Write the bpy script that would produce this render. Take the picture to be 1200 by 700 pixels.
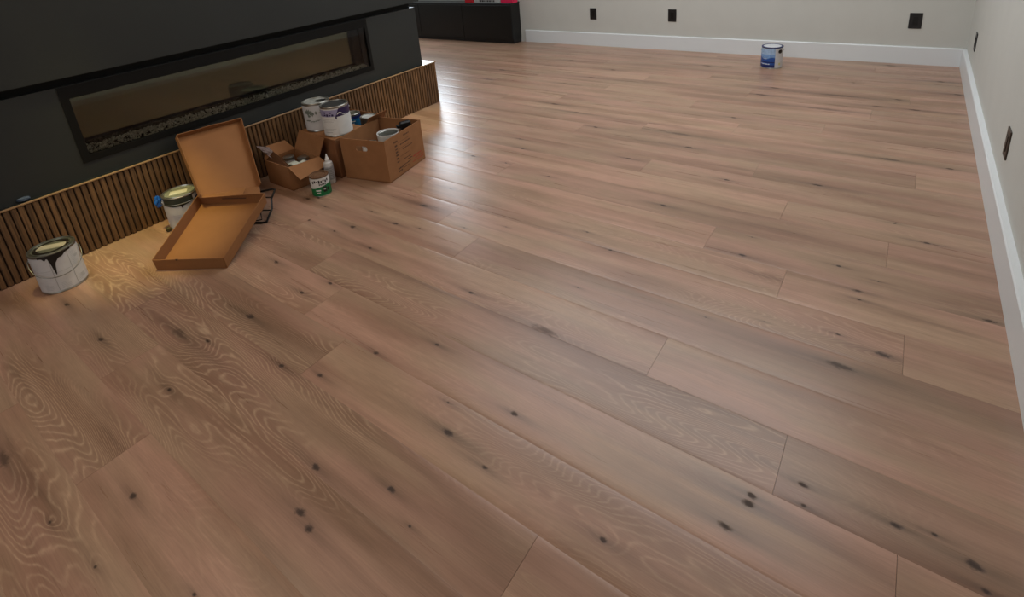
import bpy, bmesh, math, random
from mathutils import Vector, Matrix
from math import sin, cos, pi, radians as R
for o in list(bpy.data.objects): bpy.data.objects.remove(o)
SC = bpy.context.scene; COL = SC.collection
random.seed(7)
# ---------------------------------------------------------------- camera, world, light, exposure
CAM = Vector((-0.385, -5.468, 1.35))
cd = bpy.data.cameras.new('camera'); cam = bpy.data.objects.new('camera', cd); COL.objects.link(cam)
cd.sensor_width = 36; cd.lens = 19.0485; cd.shift_y = -0.17704; cd.clip_start = .02
W = ((0.8119, 0.1281, -0.5696), (0.5779, -0.3148, 0.7529), (-0.0829, -0.9405, -0.3296))
m = Matrix(((W[0][0], -W[0][1], -W[0][2]), (W[1][0], -W[1][1], -W[1][2]), (W[2][0], -W[2][1], -W[2][2])))
cam.matrix_world = Matrix.Translation(CAM) @ m.to_quaternion().to_matrix().to_4x4()
SC.camera = cam
vs = SC.view_settings; vs.view_transform = 'Standard'; vs.look = 'None'; vs.gamma = 1; vs.use_curve_mapping = False
vs.exposure = -0.04
wd = bpy.data.worlds.new('world'); SC.world = wd; wd.use_nodes = True
bg = wd.node_tree.nodes['Background']; bg.inputs[0].default_value = (.75, .85, 1, 1); bg.inputs[1].default_value = 1.0

def area(name, loc, target, sx, sy, power, col, shape='RECTANGLE', spread=180):
    l = bpy.data.lights.new(name, 'AREA'); l.shape = shape; l.size = sx
    if shape in ('RECTANGLE', 'ELLIPSE'): l.size_y = sy
    l.energy = power; l.color = col; l.spread = R(spread)
    o = bpy.data.objects.new(name, l); COL.objects.link(o); o.location = loc
    o.rotation_euler = (Vector(target) - Vector(loc)).to_track_quat('-Z', 'Y').to_euler(); return o
def spot(name, loc, target, power, col, ang, blend, size):
    l = bpy.data.lights.new(name, 'SPOT'); l.energy = power; l.color = col; l.spot_size = R(ang); l.spot_blend = blend; l.shadow_soft_size = size
    o = bpy.data.objects.new(name, l); COL.objects.link(o); o.location = loc
    o.rotation_euler = (Vector(target) - Vector(loc)).to_track_quat('-Z', 'Y').to_euler(); return o
area('window_daylight', (-6.05, -.08, 1.65), (-6.05, -3, 1.5), 1.1, 1.5, 58, (.80, .91, 1))
area('rear_fill', (-1.6, -8.3, 1.7), (-1.6, -3.5, .6), 2.6, 1.4, 20, (.95, .97, 1))  # added cool fill from behind the camera, not a modelled window
area('overhead_fill', (-1.9, -1.8, 2.66), (-1.9, -1.8, 0), 3.0, 2.2, 68, (.93, .97, 1))  # added broad soft fill from above, no such fixture in the room
area('overhead_fill', (-2.4, -5.2, 2.66), (-2.4, -5.2, 0), 2.0, 1.4, 20, (1, .80, .60))  # added warm fill over the near floor, no fixture behind it
spot('fireplace_spotlight', (-3.1, -4.75, 2.64), (-3.33, -4.68, 0), 165, (1, .86, .30), 24, .9, .04)
spot('fireplace_spotlight', (-3.05, -2.75, 2.64), (-3.36, -2.75, 0), 100, (1, .86, .30), 20, .9, .04)

# ---------------------------------------------------------------- helpers
def s2l(c): return tuple((v / 255 / 12.92 if v / 255 <= .04045 else ((v / 255 + .055) / 1.055) ** 2.4) for v in c)
MATS = {}
def mat(name, rgb, rough=.6, metal=0., noise=0., nscale=20., bump=0., spec=.5, stretch=(1, 1, 1), ior=1.45, trans=0, coat=0):
    """rgb is sRGB 0-255. Slight noise variation on colour and optional bump."""
    if name in MATS: return MATS[name]
    m = bpy.data.materials.new(name); m.use_nodes = True; nt = m.node_tree; b = nt.nodes['Principled BSDF']
    c = s2l(rgb); b.inputs['Base Color'].default_value = (*c, 1); b.inputs['Roughness'].default_value = rough
    b.inputs['Metallic'].default_value = metal; b.inputs['Specular IOR Level'].default_value = spec
    b.inputs['IOR'].default_value = ior; b.inputs['Transmission Weight'].default_value = trans; b.inputs['Coat Weight'].default_value = coat
    if noise or bump:
        tc = nt.nodes.new('ShaderNodeTexCoord'); mp = nt.nodes.new('ShaderNodeMapping'); mp.inputs['Scale'].default_value = stretch
        n = nt.nodes.new('ShaderNodeTexNoise'); n.inputs['Scale'].default_value = nscale; n.inputs['Detail'].default_value = 4
        nt.links.new(tc.outputs['Object'], mp.inputs[0]); nt.links.new(mp.outputs[0], n.inputs['Vector'])
        if noise:
            r = nt.nodes.new('ShaderNodeValToRGB'); e = r.color_ramp.elements
            e[0].position = .3; e[1].position = .7
            e[0].color = (*[v * (1 - noise) for v in c], 1); e[1].color = (*[min(1, v * (1 + noise)) for v in c], 1)
            nt.links.new(n.outputs['Fac'], r.inputs[0]); nt.links.new(r.outputs[0], b.inputs['Base Color'])
        if bump:
            bp = nt.nodes.new('ShaderNodeBump'); bp.inputs['Strength'].default_value = bump; bp.inputs['Distance'].default_value = .002
            nt.links.new(n.outputs['Fac'], bp.inputs['Height']); nt.links.new(bp.outputs[0], b.inputs['Normal'])
    MATS[name] = m; return m

def obj(name, bm, material, parent=None, smooth=False, kind=None):
    me = bpy.data.meshes.new(name)
    bmesh.ops.recalc_face_normals(bm, faces=bm.faces[:])
    bm.to_mesh(me); bm.free()
    if smooth:
        me.polygons.foreach_set('use_smooth', [True] * len(me.polygons)); me.set_sharp_from_angle(angle=R(35))
    me.materials.append(material)
    o = bpy.data.objects.new(name, me); COL.objects.link(o)
    if parent: o.parent = parent
    if kind: o['kind'] = kind
    return o
def inst(name, src, parent, loc=(0, 0, 0), rot=(0, 0, 0), scale=(1, 1, 1)):
    o = bpy.data.objects.new(name, src.data); COL.objects.link(o); o.parent = parent; o.location = loc; o.rotation_euler = rot; o.scale = scale; return o
def thing(name, label, cat, loc=(0, 0, 0), rz=0, group=None):
    o = bpy.data.objects.new(name, None); COL.objects.link(o); o.empty_display_size = .05
    o.location = loc; o.rotation_euler = (0, 0, rz); o['label'] = label; o['category'] = cat
    if group: o['group'] = group
    return o
def tag(o, label, cat, group=None):
    o['label'] = label; o['category'] = cat
    if group: o['group'] = group
    return o
def box(bm, x0, x1, y0, y1, z0, z1, bev=0):
    vs_ = [bm.verts.new((x, y, z)) for x in (x0, x1) for y in (y0, y1) for z in (z0, z1)]
    f = [bm.faces.new([vs_[i] for i in q]) for q in ((0, 1, 3, 2), (4, 6, 7, 5), (0, 4, 5, 1), (2, 3, 7, 6), (0, 2, 6, 4), (1, 5, 7, 3))]
    if bev: bmesh.ops.bevel(bm, geom=list({e for q in f for e in q.edges}), offset=bev, segments=1, affect='EDGES')
    return bm
def bx(*a, **k): return box(bmesh.new(), *a, **k)
def struct(name, bm, material, smooth=False):
    return obj(name, bm, material, None, smooth, 'structure')
def quad(bm, pts, th=.004):
    """thick panel from a quad; thickness goes to the back (opposite normal)"""
    p = [Vector(q) for q in pts]; n = (p[1] - p[0]).cross(p[3] - p[0])
    n2 = (p[2] - p[1]).cross(p[3] - p[1]); n = (n.normalized() + n2.normalized()).normalized()
    a = [bm.verts.new(q) for q in p]; b = [bm.verts.new(q - n * th) for q in p]; k = len(p)
    bm.faces.new(a); bm.faces.new(b[::-1])
    for i in range(k): bm.faces.new([a[i], b[i], b[(i + 1) % k], a[(i + 1) % k]])
    return bm
def qd(pts, th=.004): return quad(bmesh.new(), pts, th)
def lathe(prof, n=40, bm=None, c=(0, 0)):
    """prof: (r, z) list, open ended; r=0 points collapse"""
    bm = bm or bmesh.new(); rings = []
    for r, z in prof:
        if r < 1e-6: rings.append([bm.verts.new((c[0], c[1], z))])
        else: rings.append([bm.verts.new((c[0] + r * cos(2 * pi * i / n), c[1] + r * sin(2 * pi * i / n), z)) for i in range(n)])
    for a, b in zip(rings, rings[1:]):
        for i in range(n):
            j = (i + 1) % n
            if len(a) == 1 and len(b) > 1: bm.faces.new([a[0], b[i], b[j]])
            elif len(b) == 1 and len(a) > 1: bm.faces.new([a[i], a[j], b[0]])
            elif len(a) > 1: bm.faces.new([a[i], a[j], b[j], b[i]])
    return bm
def tube(pts, r, n=8, bm=None, closed=False):
    bm = bm or bmesh.new(); P = [Vector(p) for p in pts]; rings = []; k = len(P)
    for i, p in enumerate(P):
        if closed: t = (P[(i + 1) % k] - P[i - 1]).normalized()
        else: t = (P[min(i + 1, k - 1)] - P[max(i - 1, 0)]).normalized()
        u = t.cross(Vector((0, 0, 1)))
        if u.length < 1e-3: u = t.cross(Vector((0, 1, 0)))
        u.normalize(); v = t.cross(u)
        rings.append([bm.verts.new(p + (u * cos(2 * pi * j / n) + v * sin(2 * pi * j / n)) * r) for j in range(n)])
    prs = list(zip(rings, rings[1:])) + ([(rings[-1], rings[0])] if closed else [])
    for a, b in prs:
        for j in range(n): bm.faces.new([a[j], a[(j + 1) % n], b[(j + 1) % n], b[j]])
    if not closed: bm.faces.new(rings[0][::-1]); bm.faces.new(rings[-1])
    return bm
def arcpatch(r, a0, a1, zf, n=16, th=.0006, bm=None, zdiv=1):
    """curved label on a can: zf(t) -> (z_low, z_high) for t in 0..1 between angles a0,a1 (deg)"""
    bm = bm or bmesh.new(); cols = []
    for i in range(n + 1):
        t = i / n; a = R(a0 + (a1 - a0) * t); z0, z1 = zf(t) if callable(zf) else zf
        if z1 < z0: z1 = z0 + 1e-5
        cols.append([(bm.verts.new(((r + th) * cos(a), (r + th) * sin(a), z)), ) for z in (z0, z1)])
    for a, b in zip(cols, cols[1:]): bm.faces.new([a[0][0], b[0][0], b[1][0], a[1][0]])
    return bm
def crumple(sx, sy, sz, seed, amp=.3, sub=3, squash=1.0):
    rnd = random.Random(seed); bm = bmesh.new(); bmesh.ops.create_icosphere(bm, subdivisions=sub, radius=1)
    ks = [(Vector((rnd.uniform(-1, 1), rnd.uniform(-1, 1), rnd.uniform(-1, 1))).normalized(), rnd.uniform(-amp, amp), rnd.uniform(3, 9), rnd.uniform(0, 6)) for _ in range(9)]
    for v in bm.verts:
        d = v.co.normalized(); k = 1 + sum(a * abs(sin(f * d.dot(q) + ph)) for q, a, f, ph in ks) * .5 + rnd.uniform(-.04, .04)
        v.co = Vector((d.x * sx * k, d.y * sy * k, d.z * sz * k))
    return bm

# ---------------------------------------------------------------- materials
M_dark = mat('dark paint', (37, 40, 39), .55, noise=.06, nscale=3)
M_dark2 = mat('black metal trim', (9, 9, 8), .6, spec=.25)
M_wall = mat('warm white paint', (199, 199, 193), .75, noise=.015, nscale=6, bump=.03)
M_ceil = mat('ceiling paint', (225, 224, 218), .8)
M_trim = mat('white trim paint', (222, 226, 228), .35)
M_black = mat('black laminate', (14, 15, 15), .35)
M_plate = mat('black plastic', (30, 29, 30), .4)
M_bronze = mat('dark bronze plastic', (62, 50, 42), .45)
M_bz2 = mat('dark bronze insert', (46, 38, 33), .4)
M_sub = mat('subfloor', (60, 45, 35), .9)
M_ledge = mat('polished dark stone', (38, 42, 42), .12, noise=.15, nscale=30)
M_lip = mat('pale wood lip', (150, 118, 84), .5)
M_tin = mat('tin plated steel', (176, 176, 170), .28, metal=.9, noise=.1, nscale=40)
M_tin2 = mat('worn tin lid', (120, 122, 108), .38, metal=.6, noise=.25, nscale=30)
M_white = mat('white paper label', (214, 214, 212), .55, noise=.04, nscale=25)
M_white2 = mat('glossy white label', (198, 198, 200), .4, noise=.05, nscale=25)
M_cream = mat('cream sticker', (210, 208, 190), .5)
M_cream2 = mat('dusty sticker', (160, 154, 138), .6, noise=.12, nscale=30)
M_drip = mat('dried black paint', (22, 20, 18), .35)
M_grey = mat('faint grey print', (140, 140, 140), .6)
M_grey2 = mat('pale grey print', (176, 177, 179), .6)
M_card = mat('brown corrugated card', (148, 105, 71), .85, noise=.08, nscale=14, bump=.05, spec=.2)
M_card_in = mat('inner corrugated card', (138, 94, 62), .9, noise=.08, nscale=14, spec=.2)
M_card2 = mat('kraft mailer card', (144, 99, 62), .8, noise=.05, nscale=10, spec=.25)
M_ink = mat('brown black ink', (84, 58, 40), .8)
M_red = mat('faint red ink', (168, 66, 48), .8)
M_wire = mat('black coated wire', (16, 15, 15), .4)
M_blueplastic = mat('blue plastic', (32, 100, 188), .25, noise=.25, nscale=60, bump=.6)
M_purple = mat('deep purple print', (44, 30, 74), .4)
M_violet = mat('pale violet print', (150, 146, 178), .45)
M_blue = mat('mid blue print', (36, 78, 150), .4, noise=.2, nscale=60)
M_navy = mat('navy print', (22, 36, 92), .4)
M_sky = mat('hazy blue print', (120, 156, 204), .45, noise=.2, nscale=70)
M_sky2 = mat('pale hazy blue print', (158, 184, 214), .45, noise=.15, nscale=70)
M_teal = mat('teal blue print', (30, 100, 140), .4, noise=.2, nscale=50)
M_green = mat('green print', (16, 110, 62), .4, noise=.12, nscale=50)
M_rust = mat('brown crusted lid', (104, 74, 50), .7, noise=.2, nscale=50)
M_sludge = mat('dark grey paint skin', (70, 72, 66), .35, noise=.35, nscale=30)
M_mint = mat('pale mint paper', (208, 216, 206), .6, noise=.06, nscale=20)
M_bag = mat('cloudy plastic film', (168, 152, 150), .35, noise=.15, nscale=40, bump=.5)
M_redbox = mat('red packaging', (200, 28, 44), .4)
M_pinkbox = mat('pink red packaging', (220, 36, 84), .4)
M_greybox = mat('pale grey packaging', (180, 182, 182), .5)
M_mirror = mat('smoked mirror', (98, 97, 78), .03, metal=1.0)
M_fire = mat('firebox black', (10, 11, 9), .6, spec=.25)
M_crystal = mat('crushed glass media', (170, 168, 150), .08, spec=.8, noise=.3, nscale=60)

def glass_mat():
    m = bpy.data.materials.new('clear glass'); m.use_nodes = True; nt = m.node_tree; nt.nodes.clear()
    o = nt.nodes.new('ShaderNodeOutputMaterial'); mx = nt.nodes.new('ShaderNodeMixShader'); t = nt.nodes.new('ShaderNodeBsdfTransparent'); g = nt.nodes.new('ShaderNodeBsdfGlossy')
    f = nt.nodes.new('ShaderNodeFresnel'); f.inputs[0].default_value = 1.3; g.inputs['Roughness'].default_value = .03; t.inputs[0].default_value = (.93, .92, .90, 1)
    nt.links.new(f.outputs[0], mx.inputs[0]); nt.links.new(t.outputs[0], mx.inputs[1]); nt.links.new(g.outputs[0], mx.inputs[2]); nt.links.new(mx.outputs[0], o.inputs[0]); return m
M_glass = glass_mat()

class NB:
    """tiny node builder"""
    def __init__(s, nt): s.nt = nt
    def val(s, v): return v
    def lk(s, v, inp):
        if isinstance(v, (int, float)): inp.default_value = v
        elif isinstance(v, tuple): inp.default_value = v
        else: s.nt.links.new(v, inp)
    def m(s, op, a, b=None, c=None, clamp=False):
        n = s.nt.nodes.new('ShaderNodeMath'); n.operation = op; n.use_clamp = clamp
        for i, v in enumerate((a, b, c)):
            if v is not None: s.lk(v, n.inputs[i])
        return n.outputs[0]
    def v(s, op, a, b=None, out=0):
        n = s.nt.nodes.new('ShaderNodeVectorMath'); n.operation = op; s.lk(a, n.inputs[0])
        if b is not None: s.lk(b, n.inputs[1])
        return n.outputs['Value'] if out else n.outputs[0]
    def comb(s, x, y, z=0.):
        n = s.nt.nodes.new('ShaderNodeCombineXYZ'); s.lk(x, n.inputs[0]); s.lk(y, n.inputs[1]); s.lk(z, n.inputs[2]); return n.outputs[0]
    def sep(s, v):
        n = s.nt.nodes.new('ShaderNodeSeparateXYZ'); s.lk(v, n.inputs[0]); return n.outputs
    def noise(s, vec, scale, detail=2, rough=.5, color=False):
        n = s.nt.nodes.new('ShaderNodeTexNoise'); s.lk(vec, n.inputs['Vector']); n.inputs['Scale'].default_value = scale; n.inputs['Detail'].default_value = detail; n.inputs['Roughness'].default_value = rough
        return n.outputs['Color' if color else 'Fac']
    def ss(s, v, a, b, lo=0., hi=1.):
        n = s.nt.nodes.new('ShaderNodeMapRange'); n.interpolation_type = 'SMOOTHSTEP'; s.lk(v, n.inputs[0])
        for i, q in enumerate((a, b, lo, hi)): n.inputs[i + 1].default_value = q
        return n.outputs[0]
    def mix(s, f, a, b, mode='MIX'):
        n = s.nt.nodes.new('ShaderNodeMix'); n.data_type = 'RGBA'; n.blend_type = mode; s.lk(f, n.inputs[0])
        for v, i in ((a, 6), (b, 7)): s.lk((*v, 1) if isinstance(v, tuple) and len(v) == 3 else v, n.inputs[i])
        return n.outputs[2]
    def attr(s, name, vec=True):
        n = s.nt.nodes.new('ShaderNodeAttribute'); n.attribute_type = 'OBJECT'; n.attribute_name = name
        return n.outputs['Vector'] if vec else n.outputs['Fac']

NK = 6
def oak_material():
    m = bpy.data.materials.new('knotty oak'); m.use_nodes = True; nt = m.node_tree; b = nt.nodes['Principled BSDF']; N = NB(nt)
    geo = nt.nodes.new('ShaderNodeNewGeometry'); P = geo.outputs['Position']; px, py, pz = N.sep(P)
    seed = N.attr('seed', False); tint = N.attr('tint', False); gra = N.attr('grain', False)
    sx = N.m('MULTIPLY_ADD', seed, 13.7, px); sy = N.m('MULTIPLY_ADD', seed, 5.3, py)
    wob = N.noise(N.comb(N.m('MULTIPLY', px, 38.), N.m('MULTIPLY', py, 60.), 0.), 1, 3, .7)
    core = None; bulge = None; halo = None
    for i in range(NK):
        k = N.attr('k%d' % i); kx, ky, kr = N.sep(k)
        asp = N.m('MAXIMUM', N.m('MULTIPLY_ADD', kr, -36., .88), .16)
        dx = N.m('MULTIPLY', N.m('SUBTRACT', px, kx), asp); dy = N.m('SUBTRACT', py, ky)
        d = N.m('SQRT', N.m('ADD', N.m('MULTIPLY', dx, dx), N.m('MULTIPLY', dy, dy)))
        q = N.m('DIVIDE', d, N.m('MAXIMUM', kr, .0005))
        q2 = N.m('ADD', q, N.m('MULTIPLY_ADD', wob, 2.0, -1.0))
        c = N.ss(q2, .35, 1.25, 1., 0.)
        dt = N.m('SQRT', N.m('ADD', N.m('MULTIPLY', N.m('MULTIPLY', dx, dx), .05), N.m('MULTIPLY', dy, dy)))
        qt = N.m('DIVIDE', dt, N.m('MAXIMUM', kr, .0005))
        c = N.m('MULTIPLY', c, N.ss(kr, .010, .020, 1., .35)); h = N.m('DIVIDE', 1., N.m('MULTIPLY_ADD', N.m('MULTIPLY', qt, qt), .6, 1.))
        bl = N.m('MULTIPLY', N.m('DIVIDE', 1., N.m('MULTIPLY_ADD', N.m('MULTIPLY', q, q), .06, 1.)), N.m('MULTIPLY', kr, 120.))
        core = c if core is None else N.m('MAXIMUM', core, c); halo = h if halo is None else N.m('MAXIMUM', halo, h); bulge = bl if bulge is None else N.m('ADD', bulge, bl)
    n1 = N.noise(N.comb(N.m('MULTIPLY', sx, .8), N.m('MULTIPLY', sy, 5.), 0.), 1, 2, .4)
    n1b = N.noise(N.comb(N.m('MULTIPLY', sx, 9.), N.m('MULTIPLY', sy, 30.), 0.), 1, 2, .5)
    field = N.m('ADD', N.m('MULTIPLY_ADD', n1, 62., N.m('MULTIPLY', sy, 70.)), N.m('MULTIPLY_ADD', n1b, 1.1, N.m('MULTIPLY', bulge, 3.)))
    ring = N.m('MULTIPLY_ADD', N.m('SINE', N.m('MULTIPLY', field, 2 * pi)), .5, .5)
    line = N.m('POWER', ring, 4.)
    mask = N.ss(N.noise(N.comb(N.m('MULTIPLY', sx, .8), N.m('MULTIPLY', sy, 3.5), 3.), 1, 2), .44, .60)
    brk = N.noise(N.comb(N.m('MULTIPLY', sx, 30.), N.m('MULTIPLY', sy, 120.), 5.), 1, 2, .6)
    lm = N.m('MULTIPLY', N.m('MULTIPLY', line, mask), N.m('MULTIPLY', gra, N.ss(brk, .3, .62, .25, 1.)))
    fib = N.noise(N.comb(N.m('MULTIPLY', sx, 9.), N.m('MULTIPLY', sy, 320.), 0.), 1, 3, .65)
    fib2 = N.noise(N.comb(N.m('MULTIPLY', sx, 1.6), N.m('MULTIPLY', sy, 38.), 1.), 1, 4, .6)
    strk = N.ss(N.noise(N.comb(N.m('MULTIPLY', sx, .9), N.m('MULTIPLY', sy, 17.), 7.), 1, 5, .6), .54, .76)
    cloud = N.noise(N.comb(N.m('MULTIPLY', sx, 1.0), N.m('MULTIPLY', sy, 8.), 11.), 1, 3)
    hue = N.noise(N.comb(N.m('MULTIPLY', sx, 1.6), N.m('MULTIPLY', sy, 7.), 19.), 1, 2)
    blot = N.noise(N.comb(N.m('MULTIPLY', sx, 14.), N.m('MULTIPLY', sy, 26.), 23.), 1, 3, .6)
    A = s2l((173, 135, 115)); B = s2l((166, 136, 112)); D = s2l((130, 97, 77)); L = s2l((200, 170, 140))
    col = N.mix(N.ss(hue, .36, .64), A, B)
    col = N.mix(N.ss(cloud, .38, .72, 0., .7), col, D)
    col = N.mix(N.m('MULTIPLY', lm, .7), col, L)
    col = N.mix(N.m('MULTIPLY', N.m('MULTIPLY', N.m('MULTIPLY', N.m('SUBTRACT', 1., line), mask), gra), .3), col, D)
    t = N.m('MULTIPLY_ADD', fib, .50, .75); t = N.m('MULTIPLY', t, N.m('MULTIPLY_ADD', fib2, .5, .75))
    t = N.m('MULTIPLY', t, N.m('MULTIPLY_ADD', blot, .16, .92))
    t = N.m('MULTIPLY', t, N.m('MULTIPLY_ADD', strk, -.26, 1.)); t = N.m('MULTIPLY', t, N.m('MULTIPLY_ADD', tint, .20, .90))
    t = N.m('MULTIPLY', t, N.m('MULTIPLY_ADD', halo, -.42, 1.))
    col = N.mix(1., col, N.comb(t, t, t), 'MULTIPLY')
    col = N.mix(N.m('MULTIPLY', core, .85), col, s2l((46, 30, 22)))
    nt.links.new(col, b.inputs['Base Color'])
    N.lk(N.m('MULTIPLY_ADD', core, .35, N.m('MULTIPLY_ADD', fib2, .16, .22)), b.inputs['Roughness'])
    b.inputs['Specular IOR Level'].default_value = .5
    h = N.m('ADD', N.m('MULTIPLY', lm, .5), N.m('MULTIPLY', fib, .6)); h = N.m('MULTIPLY_ADD', core, -1.5, h)
    bp = nt.nodes.new('ShaderNodeBump'); bp.inputs['Strength'].default_value = .12; bp.inputs['Distance'].default_value = .0012
    N.lk(h, bp.inputs['Height']); nt.links.new(bp.outputs[0], b.inputs['Normal'])
    return m
def slat_material():
    m = bpy.data.materials.new('walnut slat veneer'); m.use_nodes = True; nt = m.node_tree; b = nt.nodes['Principled BSDF']; N = NB(nt)
    geo = nt.nodes.new('ShaderNodeNewGeometry'); px, py, pz = N.sep(geo.outputs['Position'])
    oi = nt.nodes.new('ShaderNodeObjectInfo')
    n = N.noise(N.comb(N.m('MULTIPLY', py, 160.), N.m('MULTIPLY', pz, 5.), N.m('MULTIPLY', oi.outputs['Random'], 50.)), 1, 3)
    col = N.mix(N.ss(n, .3, .7), s2l((84, 60, 38)), s2l((118, 86, 55)))
    t = N.m('MULTIPLY_ADD', oi.outputs['Random'], .35, .82); col = N.mix(1., col, N.comb(t, t, t), 'MULTIPLY')
    nt.links.new(col, b.inputs['Base Color']); b.inputs['Roughness'].default_value = .5
    return m
M_oak = oak_material(); M_slat = slat_material(); M_slatback = mat('slat backing', (48, 34, 24), .8)

# ---------------------------------------------------------------- setting
XL, YF, ZC = -7.6, -8.6, 2.7
floor = struct('floor', bx(XL, .03, YF, .03, -.05, -.014), M_sub)
struct('ceiling', bx(XL, .1, YF, .1, ZC, ZC + .1), M_ceil)
bm = bmesh.new()   # back wall with the window opening beyond the fireplace
wx0, wx1, wz0, wz1 = -6.7, -5.4, .85, 2.45
box(bm, XL, wx0, .016, .13, -.05, ZC); box(bm, wx1, .13, .016, .13, -.05, ZC); box(bm, wx0, wx1, .016, .13, -.05, wz0); box(bm, wx0, wx1, .016, .13, wz1, ZC)
struct('wall_back', bm, M_wall)
bm = bmesh.new(); box(bm, wx0, wx1, .05, .09, wz0, wz0 + .05); box(bm, wx0, wx1, .05, .09, wz1 - .05, wz1); box(bm, wx0, wx0 + .05, .05, .09, wz0, wz1); box(bm, wx1 - .05, wx1, .05, .09, wz0, wz1)
win = struct('window_1', bm, M_trim); obj('pane', bx(wx0 + .05, wx1 - .05, .066, .072, wz0 + .05, wz1 - .05), M_glass, win)
struct('wall_right', bx(.026, .13, YF, .016, -.05, ZC), M_wall)
struct('wall_left', bx(XL - .1, XL, YF, .13, -.05, ZC), M_wall)
struct('wall_front', bx(XL, .13, YF - .1, YF, -.05, ZC), M_wall)
def baseboard(prof_axis):
    bm = bmesh.new(); h, t = .147, (.016 if prof_axis == 'x' else .026)
    pr = [(0, -.002), (0, h - .006), (.005, h), (t, h), (t, -.002)]
    if prof_axis == 'x':
        a = [bm.verts.new((-4.2, d, z)) for d, z in pr]; b = [bm.verts.new((0, d, z)) for d, z in pr]
    else:
        a = [bm.verts.new((d, YF, z)) for d, z in pr]; b = [bm.verts.new((d, 0, z)) for d, z in pr]
    for i in range(5): bm.faces.new([a[i], a[(i + 1) % 5], b[(i + 1) % 5], b[i]])
    bm.faces.new(a); bm.faces.new(b[::-1]); return bm
struct('baseboard_back', baseboard('x'), M_trim); struct('baseboard_right', baseboard('y'), M_trim)

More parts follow.
